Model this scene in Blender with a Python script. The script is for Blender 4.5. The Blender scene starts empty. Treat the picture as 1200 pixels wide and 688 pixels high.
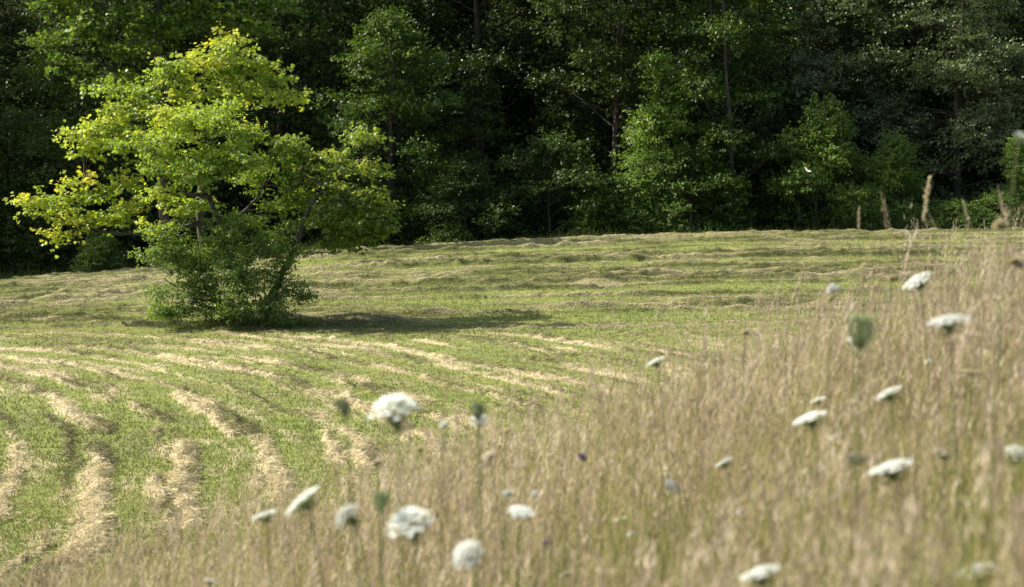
import bpy, math
import numpy as np
from mathutils import Vector

sc = bpy.context.scene
COL = sc.collection
# ------------------------------------------------------------------ camera
FPX, HZ = 2333.0, 200.0               # focal length in photo pixels, horizon row
cam_d = bpy.data.cameras.new("camera")
cam_d.lens = 70; cam_d.sensor_width = 36; cam_d.clip_start = 0.1; cam_d.clip_end = 3000
cam_d.dof.use_dof = True; cam_d.dof.focus_distance = 56.0; cam_d.dof.aperture_fstop = 5.2
cam = bpy.data.objects.new("camera", cam_d); COL.objects.link(cam)
PITCH = math.atan((344 - HZ) / FPX)
cam.location = (0, 0, 0); cam.rotation_euler = (math.pi / 2 - PITCH, 0, 0)
sc.camera = cam
# ------------------------------------------------------------------ light
SUN_EL, SUN_AZ = 41.0, 75.0           # azimuth measured from +Y towards -X
w = bpy.data.worlds.new("World"); sc.world = w; w.use_nodes = True
nt = w.node_tree; bg = nt.nodes['Background']; bg.inputs[1].default_value = 0.095
sky = nt.nodes.new('ShaderNodeTexSky'); sky.sky_type = 'NISHITA'; sky.sun_disc = False
sky.ozone_density = .4; sky.dust_density = 2.5; sky.sun_elevation = math.radians(SUN_EL); sky.sun_rotation = math.radians(-SUN_AZ)
nt.links.new(sky.outputs[0], bg.inputs[0])
sd = bpy.data.lights.new("sun", 'SUN'); sd.energy = 4.6; sd.angle = math.radians(0.5); sd.color = (1, .94, .82)
so = bpy.data.objects.new("sun", sd); COL.objects.link(so)
e_, a_ = math.radians(SUN_EL), math.radians(SUN_AZ)
so.rotation_euler = Vector((-math.cos(e_) * math.sin(a_), math.cos(e_) * math.cos(a_), math.sin(e_))).to_track_quat('Z', 'Y').to_euler()
so.location = (-60, 40, 60)
vs = sc.view_settings
sc.display_settings.display_device = 'sRGB'
vs.view_transform = 'Standard'; vs.look = 'None'; vs.exposure = 1.08; vs.gamma = 1; vs.use_curve_mapping = False
sc.cycles.max_bounces = 6; sc.cycles.diffuse_bounces = 3; sc.cycles.glossy_bounces = 2
sc.cycles.transmission_bounces = 4; sc.cycles.transparent_max_bounces = 4

R = np.random.default_rng(7)

# ------------------------------------------------------------------ noise
def _h(ix, iy, s):
    n = (ix.astype(np.int64) * 374761393 + iy.astype(np.int64) * 668265263 + s * 974634777) & 0xffffffff
    n = ((n ^ (n >> 13)) * 1274126177) & 0xffffffff
    return ((n ^ (n >> 16)) & 0xffff) / 65535.0

def vnoise(x, y, s=0):
    ix = np.floor(x); iy = np.floor(y); fx = x - ix; fy = y - iy
    fx = fx * fx * (3 - 2 * fx); fy = fy * fy * (3 - 2 * fy)
    a = _h(ix, iy, s); b = _h(ix + 1, iy, s); c = _h(ix, iy + 1, s); d = _h(ix + 1, iy + 1, s)
    return (a + (b - a) * fx) * (1 - fy) + (c + (d - c) * fx) * fy

def fbm(x, y, s=0, o=4):
    r = 0; a = .5; t = 0
    for k in range(o):
        r = r + a * vnoise(x, y, s + k * 17); t += a; a *= .55; x = x * 2.03 + 3.1; y = y * 2.03 + 7.7
    return r / t

def ss(a, b, x):
    t = np.clip((x - a) / (b - a), 0, 1); return t * t * (3 - 2 * t)

# ------------------------------------------------------------------ terrain
def h_field(x, y):
    crest = np.interp(x, [-60, -24, -16, -9, 0, 9, 22, 60], [-6.6, -5.0, -4.35, -3.62, -3.12, -2.78, -2.68, -2.4])
    low = -4.35 + 0.012 * x
    t = np.clip((y - 46) / (86 - 46), 0, 1)
    z = low + (crest - low) * (0.55 * t + 0.45 * t * t)
    d = np.clip(y - 87, 0, None)
    return z - 0.16 * d * ss(0, 8, d) * (d < 14) - (d >= 14) * (0.16 * 14) + 0.5 * np.clip(y - 118, 0, None)

def bank_edge(x):
    return 12.5 + 0.55 * np.clip(x, -6, None)

def h_bank(x, y):
    return -1.27 + 0.33 * np.clip(x, -14, 9) - 0.080 * y + 0.10 * (fbm(x * .5, y * .5, 91, 2) - .5)

def h_base(x, y):
    e = bank_edge(x)
    return h_bank(x, y) + (h_field(x, y) - h_bank(x, y)) * ss(e, e + 11, y)

# guide curve of the near, curving windrows
_gy = np.array([8, 18, 24.5, 29.5, 35.4, 41, 45, 48.5, 51, 53, 54.5])
_gx = np.array([-2.0, -1.5, -1.9, -2.7, -4.1, -6.3, -8.6, -11.8, -16, -24, -60])
def phi_near(x, y):
    best = np.full(x.shape, 1e9); sgn = np.zeros(x.shape)
    for i in range(len(_gy) - 1):
        ax, ay = _gx[i], _gy[i]; dx, dy = _gx[i + 1] - ax, _gy[i + 1] - ay; L2 = dx * dx + dy * dy
        t = np.clip(((x - ax) * dx + (y - ay) * dy) / L2, 0, 1)
        px = x - ax - t * dx; py = y - ay - t * dy; d2 = px * px + py * py
        s = np.sign(dx * (y - ay) - dy * (x - ax)); m = d2 < best
        best = np.where(m, d2, best); sgn = np.where(m, s, sgn)
    return -np.sqrt(best) * sgn        # positive to the right / far side

def rows(x, y):
    """windrow profile (0..1), how pale it is, and green strip mask"""
    warp = 0.5 * (fbm(x * .11, y * .11, 5, 3) - .5)
    p1 = phi_near(x, y) + warp * 1.1 + .55 * (fbm(x * .6, y * .6, 6, 4) - .5) + .10 * (fbm(x * 3, y * 3, 7, 3) - .5)
    al1 = y * .9 - x * .6
    p2 = y + 0.05 * x + 1.6 * (fbm(x * .04, y * .04, 8, 2) - .5) + .35 * (fbm(x * .35, y * .4, 9, 3) - .5)
    def prof(p, sp, wd, along, s, lo=.20, hi=.5):
        k = np.floor(p / sp); c = (p / sp - k - .5) * sp
        j = (_h(k, k * 0, s) - .5) * .35 * sp
        wv = wd * (.55 + .9 * vnoise(along * .22, k * 5.3, s + 3))
        br = ss(lo, hi, fbm(along * .30, k * 7.1, s + 5, 3))
        q = np.clip(1 - np.abs(c - j) / wv, 0, 1)
        return q ** .6 * br * (.5 + .7 * _h(k, k * 0 + 3, s))
    r1 = np.maximum(prof(p1, 1.28, .19, al1, 31, .22, .46), .8 * prof(p1 + .48, 1.28, .11, al1, 37, .34, .56))
    r2 = np.maximum(prof(p2, 1.7, .14, x * .28, 51, .31, .45), .9 * prof(p2 - .04 * x + .9, 2.3, .13, x * .34, 77, .37, .52))
    seam = ss(50.5, 53.5, y + 0.10 * np.clip(x, -30, 2) + 3.0 * (fbm(x * .2, y * .2, 12, 2) - .5))
    r = r1 * (1 - seam) + r2 * seam
    rag = fbm(p1 * 6.0, al1 * 1.3, 15, 3) * (1 - seam) + fbm(x * .9, y * 3.2, 16, 3) * seam
    r = r * (.35 + 1.25 * rag)
    pale = (1 - seam) * (.12 + 1.0 * ss(.36, .62, .6 * fbm(p1 * 2.6, al1 * .35, 23, 3) + .4 * fbm(x * .35, y * .35, 21, 2))) + seam * .45 * ss(.35, .7, fbm(x * .3, y * 1.2, 22, 3))
    return np.clip(r, 0, 1.2), np.clip(pale, 0, 1), seam, p1, al1

def mown_mask(x, y):
    e = bank_edge(x)
    return ss(e + 5, e + 7.5, y) * (1 - ss(91, 92.5, y + 1.5 * (vnoise(x * .4, y * .2, 3) - .5)))

HEAPS = [(-4.3, 55.0, 1.9, .20), (-2.0, 57.5, 1.3, .12), (2.9, 67, 1.3, .18), (9.0, 57, 1.3, .16), (-6.5, 68, 1.4, .14)]
def h_full(x, y, rr=None):
    z = h_base(x, y)
    m = mown_mask(x, y)
    r = rows(x, y)[0] if rr is None else rr
    fr = fbm(x * .8, y * 5, 61, 3) * ss(50, 54, y) + fbm(x * 6, y * 3, 63, 3) * ss(54, 50, y)
    z = z + m * (r * (.065 + .15 * ss(51, 60, y) - .09 * ss(80, 87, y)) * (.5 + 1.0 * fr) + .05 * (fbm(x * .8, y * 2.6, 62, 3) - .5) + (.03 + .16 * r) * (fbm(x * 2.4, y * 5.5, 64, 3) - .5))
    for hx, hy, hr, hh in HEAPS:
        d = np.sqrt(((x - hx) / hr) ** 2 + ((y - hy) / (hr * .8)) ** 2)
        z = z + hh * ss(1, 0, d) * (.35 + 1.3 * fr)
    return z

def gz(x, y):
    return float(h_full(np.array([float(x)]), np.array([float(y)]))[0])

def unp(px, py, y):
    return ((px - 600) / FPX * y, y, -(py - HZ) / FPX * y)

# ------------------------------------------------------------------ mesh helpers
def link(o, parent=None):
    COL.objects.link(o)
    if parent is not None: o.parent = parent
    return o

def mesh_np(name, V, F, mats, midx=None, attrs=None, smooth=False):
    """V (n,3); F list of (m,k) int arrays"""
    me = bpy.data.meshes.new(name)
    V = np.ascontiguousarray(V, np.float32)
    me.vertices.add(len(V)); me.vertices.foreach_set('co', V.ravel())
    li = np.concatenate([f.ravel() for f in F]).astype(np.int32)
    ks = np.concatenate([np.full(len(f), f.shape[1], np.int32) for f in F])
    st = np.concatenate([[0], np.cumsum(ks)[:-1]]).astype(np.int32)
    me.loops.add(len(li)); me.loops.foreach_set('vertex_index', li)
    me.polygons.add(len(ks)); me.polygons.foreach_set('loop_start', st)
    try: me.polygons.foreach_set('loop_total', ks)
    except Exception: pass
    if midx is not None: me.polygons.foreach_set('material_index', np.ascontiguousarray(midx, np.int32))
    me.polygons.foreach_set('use_smooth', np.full(len(ks), bool(smooth)))
    for m in mats: me.materials.append(m)
    for k, v in (attrs or {}).items():
        a = me.attributes.new(k, 'FLOAT', 'POINT'); a.data.foreach_set('value', np.ascontiguousarray(v, np.float32))
    me.update(calc_edges=True); me.validate()
    return me

def obj(name, me, parent=None, loc=None, rot=None, scl=None):
    o = bpy.data.objects.new(name, me); link(o, parent)
    if loc is not None: o.location = loc
    if rot is not None: o.rotation_euler = rot
    if scl is not None: o.scale = scl if hasattr(scl, '__len__') else (scl,) * 3
    return o

def tag(o, label=None, cat=None, group=None, kind=None):
    if label: o['label'] = label
    if cat: o['category'] = cat
    if group: o['group'] = group
    if kind: o['kind'] = kind
    return o

def norm(v):
    return v / np.maximum(np.linalg.norm(v, axis=-1, keepdims=True), 1e-9)

class Tubes:
    def __init__(s): s.V = []; s.F = []; s.A = []; s.n = 0
    def add(s, P, r, k=6, a=.5):
        P = np.asarray(P, float); n = len(P); r = np.broadcast_to(np.asarray(r, float), (n,))
        T = norm(np.gradient(P, axis=0)); up = np.array([0, 0, 1.]) if abs(T[:, 2]).mean() < .8 else np.array([1., 0, 0])
        U = norm(np.cross(T, up)); W = np.cross(T, U)
        an = np.linspace(0, 2 * np.pi, k, endpoint=False)
        ring = P[:, None] + r[:, None, None] * (np.cos(an)[None, :, None] * U[:, None] + np.sin(an)[None, :, None] * W[:, None])
        s.V.append(ring.reshape(-1, 3)); i = np.arange(n - 1)[:, None] * k; j = np.arange(k)[None]
        a0 = i + j; a1 = i + (j + 1) % k
        s.F.append(np.stack([a0, a1, a1 + k, a0 + k], -1).reshape(-1, 4) + s.n); s.A.append(np.full(n * k, a)); s.n += n * k
    def mesh(s, name, mat):
        return mesh_np(name, np.concatenate(s.V), [np.concatenate(s.F)], [mat], attrs={'var': np.concatenate(s.A)}, smooth=True)

def curve_pts(a, b, sag=0.0, n=7, wob=.05, rng=R):
    a = np.array(a, float); b = np.array(b, float); t = np.linspace(0, 1, n)[:, None]
    P = a + (b - a) * t; L = np.linalg.norm(b - a)
    P[:, 2] += sag * L * (4 * t * (1 - t))[:, 0]
    wv = np.cumsum(rng.normal(0, wob * L / n, (n, 3)), 0); wv -= t * wv[-1]; wv[0] = 0
    return P + wv

RH = np.array([[0, 0, 0], [.42, .45, .10], [0, 1, -.06], [-.42, .45, .10]])            # simple leaf
MP = np.array([[0, 0, 0], [.22, .12, .02], [.55, .20, .05], [.34, .42, .04], [.52, .72, .03], [.18, .70, 0], [0, 1.05, -.06],
               [-.18, .70, 0], [-.52, .72, .03], [-.34, .42, .04], [-.55, .20, .05], [-.22, .12, .02]])  # maple leaf
def leaves(P, D, N, S, tmpl):
    """P base, D pointing direction, N rough normal, S size"""
    D = norm(D); X = norm(np.cross(D, N)); Z = np.cross(X, D); k = len(tmpl)
    V = P[:, None] + S[:, None, None] * (tmpl[None, :, 0:1] * X[:, None] + tmpl[None, :, 1:2] * D[:, None] + tmpl[None, :, 2:3] * Z[:, None])
    F = np.arange(len(P) * k).reshape(-1, k)
    return V.reshape(-1, 3), F

def crown(C, Rr, n, size, rng, tmpl=RH, flat=.45, tilt=.55, yv=None):
    """leaves gathered round cluster centres C with radii Rr (m,3): small sprays inside every cluster"""
    C = np.asarray(C, float); Rr = np.asarray(Rr, float); m = len(C)
    vol = Rr[:, 0] * Rr[:, 1] + Rr[:, 0] * Rr[:, 2]; cnt = np.maximum((n * vol / vol.sum()).astype(int), 12)
    ci = np.repeat(np.arange(m), cnt); N_ = len(ci)
    # sprays: 12 leaves each
    sp = np.arange(N_) // 10; ns = sp.max() + 1
    cs = ci[np.minimum(np.arange(ns) * 10, N_ - 1)]
    d = norm(rng.normal(0, 1, (ns, 3))); d[:, 2] = np.where(rng.random(ns) < .7, np.abs(d[:, 2]), d[:, 2])
    rad = rng.random(ns) ** .45
    sc_ = C[cs] + d * Rr[cs] * rad[:, None]
    out = norm(d * [1, 1, .35] + rng.normal(0, .3, (ns, 3)) * [1, 1, .4]); ln = size * 4.5
    t = rng.random(N_)
    P = sc_[sp] + out[sp] * (t * ln)[:, None] + rng.normal(0, size * .55, (N_, 3)) * [1, 1, .55]
    Nn = norm(np.array([0, 0, 1.]) + rng.normal(0, tilt, (N_, 3)) + out[sp] * .45)
    D = out[sp] + rng.normal(0, .8, (N_, 3)); D[:, 2] -= .35
    S = size * rng.uniform(.65, 1.25, N_)
    V, F = leaves(P, D, Nn, S, tmpl)
    sv = rng.random(m)[ci] * .5 + rng.random(ns)[sp] * .25 + rng.random(N_) * .25
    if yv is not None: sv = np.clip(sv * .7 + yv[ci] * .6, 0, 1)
    return V, F, np.repeat(sv, len(tmpl)), sc_[rng.random(ns) < .25], cs

# ------------------------------------------------------------------ materials
def new_mat(name):
    m = bpy.data.materials.new(name); m.use_nodes = True
    for n in list(m.node_tree.nodes):
        if n.type != 'OUTPUT_MATERIAL': m.node_tree.nodes.remove(n)
    return m, m.node_tree, [n for n in m.node_tree.nodes][0]

def ramp(t, cols):
    r = t.nodes.new('ShaderNodeValToRGB'); e = r.color_ramp.elements
    while len(e) < len(cols): e.new(.5)
    for i, (p, c) in enumerate(cols): e[i].position = p; e[i].color = (*c, 1)
    return r

def leaf_mat(name, cols, trans=.45, gloss=.12, rough=.45, tint=(1.15, 1.25, .55), gmax=.035):
    m, t, out = new_mat(name); L = t.links
    at = t.nodes.new('ShaderNodeAttribute'); at.attribute_name = 'var'
    oi = t.nodes.new('ShaderNodeObjectInfo')
    r = ramp(t, cols); L.new(at.outputs['Fac'], r.inputs[0])
    hs = t.nodes.new('ShaderNodeHueSaturation')
    mp = t.nodes.new('ShaderNodeMapRange'); mp.inputs[3].default_value = .8; mp.inputs[4].default_value = 1.2
    L.new(oi.outputs['Random'], mp.inputs[0]); L.new(mp.outputs[0], hs.inputs['Value']); L.new(r.outputs[0], hs.inputs['Color'])
    df = t.nodes.new('ShaderNodeBsdfDiffuse'); tr = t.nodes.new('ShaderNodeBsdfTranslucent'); gl = t.nodes.new('ShaderNodeBsdfGlossy')
    gl.inputs['Roughness'].default_value = rough; gl.inputs['Color'].default_value = (.8, .8, .8, 1)
    mu = t.nodes.new('ShaderNodeMix'); mu.data_type = 'RGBA'; mu.blend_type = 'MULTIPLY'; mu.inputs[0].default_value = 1
    mu.clamp_result = False
    L.new(hs.outputs[0], mu.inputs[6]); mu.inputs[7].default_value = (*tint, 1)
    L.new(hs.outputs[0], df.inputs[0]); L.new(mu.outputs[2], tr.inputs[0])
    a = t.nodes.new('ShaderNodeMixShader'); a.inputs[0].default_value = trans; L.new(df.outputs[0], a.inputs[1]); L.new(tr.outputs[0], a.inputs[2])
    fr = t.nodes.new('ShaderNodeFresnel'); fr.inputs[0].default_value = 1.4
    ml = t.nodes.new('ShaderNodeMath'); ml.operation = 'MULTIPLY'; ml.inputs[1].default_value = gloss * 8; L.new(fr.outputs[0], ml.inputs[0])
    mn = t.nodes.new('ShaderNodeMath'); mn.operation = 'MINIMUM'; mn.inputs[1].default_value = gmax; L.new(ml.outputs[0], mn.inputs[0])
    b = t.nodes.new('ShaderNodeMixShader'); L.new(mn.outputs[0], b.inputs[0]); L.new(a.outputs[0], b.inputs[1]); L.new(gl.outputs[0], b.inputs[2])
    L.new(b.outputs[0], out.inputs[0]); return m

M_BARK = None
def bark_mat(name, c0, c1, scale=9):
    m, t, out = new_mat(name); L = t.links
    tc = t.nodes.new('ShaderNodeTexCoord'); mp = t.nodes.new('ShaderNodeMapping'); mp.inputs['Scale'].default_value = (1, 1, .22)
    n = t.nodes.new('ShaderNodeTexNoise'); n.inputs['Scale'].default_value = scale; n.inputs['Detail'].default_value = 6
    r = ramp(t, [(.3, c0), (.7, c1)]); b = t.nodes.new('ShaderNodeBump'); b.inputs['Strength'].default_value = .6; b.inputs['Distance'].default_value = .03
    p = t.nodes.new('ShaderNodeBsdfPrincipled'); p.inputs['Roughness'].default_value = .9
    L.new(tc.outputs['Object'], mp.inputs[0]); L.new(mp.outputs[0], n.inputs[0]); L.new(n.outputs[0], r.inputs[0]); L.new(n.outputs[0], b.inputs['Height'])
    L.new(r.outputs[0], p.inputs[0]); L.new(b.outputs[0], p.inputs['Normal']); L.new(p.outputs[0], out.inputs[0]); return m

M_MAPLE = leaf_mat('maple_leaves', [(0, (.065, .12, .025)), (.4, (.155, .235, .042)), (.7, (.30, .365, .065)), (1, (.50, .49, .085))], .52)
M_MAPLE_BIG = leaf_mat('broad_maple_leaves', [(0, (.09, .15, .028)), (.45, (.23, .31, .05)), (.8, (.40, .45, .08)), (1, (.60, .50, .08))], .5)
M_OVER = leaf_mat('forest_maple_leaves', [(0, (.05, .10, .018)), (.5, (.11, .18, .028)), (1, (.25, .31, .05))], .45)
M_BUSH = leaf_mat('bush_leaves', [(0, (.08, .13, .03)), (.5, (.17, .25, .055)), (1, (.32, .40, .12))], .5, .14, .4)
M_F = {
    'dark': leaf_mat('dark_leaves', [(0, (.022, .040, .007)), (.5, (.050, .080, .013)), (1, (.11, .145, .024))], .3),
    'mid': leaf_mat('mid_green_leaves', [(0, (.030, .058, .009)), (.5, (.060, .105, .015)), (1, (.13, .18, .028))], .4),
    'fresh': leaf_mat('fresh_green_leaves', [(0, (.055, .10, .02)), (.5, (.12, .19, .035)), (1, (.26, .34, .065))], .45),
    'grey': leaf_mat('greyish_leaves', [(0, (.05, .07, .03)), (.5, (.12, .155, .068)), (1, (.26, .30, .17))], .35, .2, .4),
}
M_BARK = bark_mat('bark', (.025, .02, .015), (.09, .075, .055))
M_BARKG = bark_mat('grey_bark', (.05, .042, .035), (.14, .12, .09))
M_BARKP = bark_mat('pale_bark', (.08, .07, .055), (.24, .20, .155))

# ground
def ground_mat():
    m, t, out = new_mat('ground'); L = t.links
    def att(n):
        a = t.nodes.new('ShaderNodeAttribute'); a.attribute_name = n; return a.outputs['Fac']
    tc = t.nodes.new('ShaderNodeTexCoord')
    def noise(s, d=5, ve=None):
        n = t.nodes.new('ShaderNodeTexNoise'); n.inputs['Scale'].default_value = s; n.inputs['Detail'].default_value = d
        L.new(ve if ve is not None else tc.outputs['Object'], n.inputs[0]); return n.outputs[0]
    def mix(f, a, b):
        x = t.nodes.new('ShaderNodeMix'); x.data_type = 'RGBA'; L.new(f, x.inputs[0]); L.new(a, x.inputs[6]); L.new(b, x.inputs[7]); return x.outputs[2]
    def rp(f, c):
        r = ramp(t, c); L.new(f, r.inputs[0]); return r.outputs[0]
    grass = rp(noise(7, 8), [(.25, (.08, .105, .028)), (.5, (.17, .20, .052)), (.72, (.27, .27, .09))])
    grass2 = rp(noise(.45, 4), [(.3, (.15, .195, .048)), (.7, (.25, .255, .078))])
    grass = mix(noise(2.0, 3), grass, grass2)
    fine = noise(26, 6)
    hay_p = rp(fine, [(.25, (.16, .12, .06)), (.45, (.40, .33, .19)), (.7, (.62, .54, .36))])
    hay_d = rp(fine, [(.28, (.035, .04, .014)), (.5, (.115, .118, .042)), (.75, (.25, .245, .095))])
    hay = mix(att('pale'), hay_d, hay_p)
    c = mix(att('hay'), grass, hay)
    soil = rp(noise(3, 6), [(.3, (.018, .02, .009)), (.7, (.06, .06, .025))])
    c = mix(att('wild'), c, soil)
    b = t.nodes.new('ShaderNodeBump'); b.inputs['Strength'].default_value = .7; b.inputs['Distance'].default_value = .06
    L.new(noise(18, 8), b.inputs['Height'])
    p = t.nodes.new('ShaderNodeBsdfPrincipled'); p.inputs['Roughness'].default_value = .95; p.inputs['Specular IOR Level'].default_value = .1
    L.new(c, p.inputs[0]); L.new(b.outputs[0], p.inputs['Normal']); L.new(p.outputs[0], out.inputs[0]); return m

def strand_mat(name, cols, trans=.3):
    return leaf_mat(name, cols, trans, .012, .6, (1.1, 1.1, .8))

# ------------------------------------------------------------------ ground sheet
sd_ = np.linspace(-1, 1, 900)
so_ = np.array([1.05, 1.15, 1.4, 2, 3.5, 7, 15])
S_ = np.concatenate([-so_[::-1], sd_, so_])
Y_ = np.concatenate([[-400, -150, -60, -30, -15], np.arange(-8, 20, .22), np.arange(20, 50, .045), np.arange(50, 92, .06), np.arange(92, 130, .5), [135, 150, 175, 210, 260, 340, 500, 800]])
W_ = np.where(Y_ < 0, 6.0, 6 + .30 * Y_)
X = S_[None] * W_[:, None]; Y = np.repeat(Y_[:, None], len(S_), 1)
shp = X.shape; X = X.ravel(); Y = Y.ravel()
rr, pale, seam, _p, _a = rows(X, Y)
Z = h_full(X, Y, rr)
Z = np.where(Y > 300, np.minimum(Z, 95), Z)
mm = mown_mask(X, Y)
nbr = fbm(_p * 7, _a * 1.6, 70, 3) * (1 - seam) + fbm(X * 1.0, Y * 4, 72, 3) * seam
hay = ss(.13, .40, rr + .55 * (nbr - .5)) * mm
hay = np.maximum(hay, .6 * mm * ss(.55, .75, (fbm(X * .45, Y * 1.6, 71, 4) - .07) * seam + (1 - seam) * (fbm(_p * 3.2, _a * .6, 73, 4) + .06)))
for hx, hy, hr, hh in HEAPS:
    hay = np.maximum(hay, ss(1.05, .7, np.sqrt(((X - hx) / hr) ** 2 + ((Y - hy) / (hr * .8)) ** 2)))
idx = np.arange(len(X)).reshape(shp)
F = np.stack([idx[:-1, :-1], idx[:-1, 1:], idx[1:, 1:], idx[1:, :-1]], -1).reshape(-1, 4)
g = obj('ground', mesh_np('ground', np.stack([X, Y, Z], 1), [F], [ground_mat()], attrs={'hay': hay, 'pale': pale, 'wild': 1 - mm}, smooth=True))
tag(g, 'mown hay field with curving windrows rising to a low crest', kind='structure')

# ------------------------------------------------------------------ strands on the mown field
def blades(P, D, L_, wd, bend, rng, segs=2):
    """ribbons from P along D (n,3), length, width; bend = drop at the tip"""
    n = len(P); D = norm(D); U = norm(np.cross(D, np.array([0, 0, 1.]) + rng.normal(0, .6, (n, 3))))
    t = np.linspace(0, 1, segs + 1)[None, :, None]
    B = bend if bend.ndim == 2 else np.stack([bend * 0, bend * 0, -bend], 1)
    mid = P[:, None] + D[:, None] * (L_[:, None, None] * t) + B[:, None] * t ** 2
    ww = wd[:, None, None] * np.linspace(1, .25, segs + 1)[None, :, None] * .5
    V = np.stack([mid - U[:, None] * ww, mid + U[:, None] * ww], 2).reshape(-1, 3)
    k = 2 * (segs + 1); b = np.arange(n)[:, None] * k
    F = np.concatenate([np.stack([b[:, 0] + 2 * i, b[:, 0] + 2 * i + 1, b[:, 0] + 2 * i + 3, b[:, 0] + 2 * i + 2], -1) for i in range(segs)])
    return V, F, k

def scatter_field(n, y0, y1, rng, pw=1.3):
    # density falls with distance
    u = rng.random(n); y = (y0 ** (1 - pw) + u * (y1 ** (1 - pw) - y0 ** (1 - pw))) ** (1 / (1 - pw))
    x = rng.uniform(-1, 1, n) * (.27 * y + 1.5)
    return x, y

x, y = scatter_field(420000, 19, 90, R, 1.6)
r_, p_, s_, q1_, q2_ = rows(x, y); m_ = mown_mask(x, y)
keep = (m_ > .5) & (r_ < .35 + .3 * R.random(len(x)))
x, y, r_ = x[keep], y[keep], r_[keep]
z = h_full(x, y, r_) - .01
n = len(x); D = np.stack([R.normal(0, .45, n), R.normal(0, .45, n), np.ones(n)], 1)
L_ = R.uniform(.04, .11, n) * (1 + .35 * (y > 50))
V, F, k = blades(np.stack([x, y, z], 1), D, L_, L_ * .10 + .002 + y * 6e-5, L_ * .3, R, 2)
fresh = fbm(x * .3, y * .3, 201, 3)
M_STUB = strand_mat('stubble_grass', [(0, (.075, .115, .028)), (.45, (.15, .19, .045)), (.75, (.25, .26, .08)), (1, (.42, .37, .2))], .35)
o = obj('mown_grass', mesh_np('mown_grass', V, [F], [M_STUB], attrs={'var': np.repeat(np.clip(R.random(n) * .75 + (fresh - .5) * .9 + .14 + .15 * (y > 52), 0, 1), k)}))
tag(o, 'short green mown grass between the rows of drying hay', 'grass', kind='stuff')

x, y = scatter_field(620000, 19, 90, R, 1.5)
r_, p_, s_, q1_, q2_ = rows(x, y); m_ = mown_mask(x, y)
hp = np.zeros(len(x))
for hx, hy, hr, hh in HEAPS: hp = np.maximum(hp, ss(1, .6, np.sqrt(((x - hx) / hr) ** 2 + ((y - hy) / (hr * .8)) ** 2)))
keep = (m_ > .5) & ((r_ > .10 + .45 * R.random(len(x))) | (R.random(len(x)) < .05) | (hp > .3))
x, y, r_, p_ = x[keep], y[keep], r_[keep], p_[keep]; n = len(x)
z = h_full(x, y, r_) + R.uniform(-.01, .05, n) * (.3 + r_) * np.where(y > 52, 1.6, 1)
an = R.uniform(0, 2 * np.pi, n)
gx_ = phi_near(x + .1, y) - phi_near(x - .1, y); gy_ = phi_near(x, y + .1) - phi_near(x, y - .1); gl = np.hypot(gx_, gy_) + 1e-6
tx, ty = np.where(y > 52, 1, -gy_ / gl), np.where(y > 52, 0, gx_ / gl); aa = R.normal(0, .55, n) + np.where(R.random(n) < .25, R.uniform(0, 3.14, n), 0)
D = np.stack([tx * np.cos(aa) - ty * np.sin(aa), tx * np.sin(aa) + ty * np.cos(aa), R.normal(0, .2, n)], 1)
L_ = R.uniform(.12, .38, n)
V, F, k = blades(np.stack([x, y, z], 1) - norm(D) * (L_ / 2)[:, None], D, L_, R.uniform(.003, .008, n) + y * 7e-5, R.uniform(.0, .05, n), R, 2)
M_HAY = strand_mat('hay_strands', [(0, (.055, .055, .024)), (.35, (.17, .16, .07)), (.7, (.46, .39, .23)), (1, (.76, .66, .45))], .25)
o = obj('cut_hay', mesh_np('cut_hay', V, [F], [M_HAY], attrs={'var': np.repeat(np.clip(p_ * .75 + R.normal(.12, .2, n), 0, 1), k)}))
tag(o, 'loose cut hay strands drying in windrows on the mown field', 'hay', kind='stuff')

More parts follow.
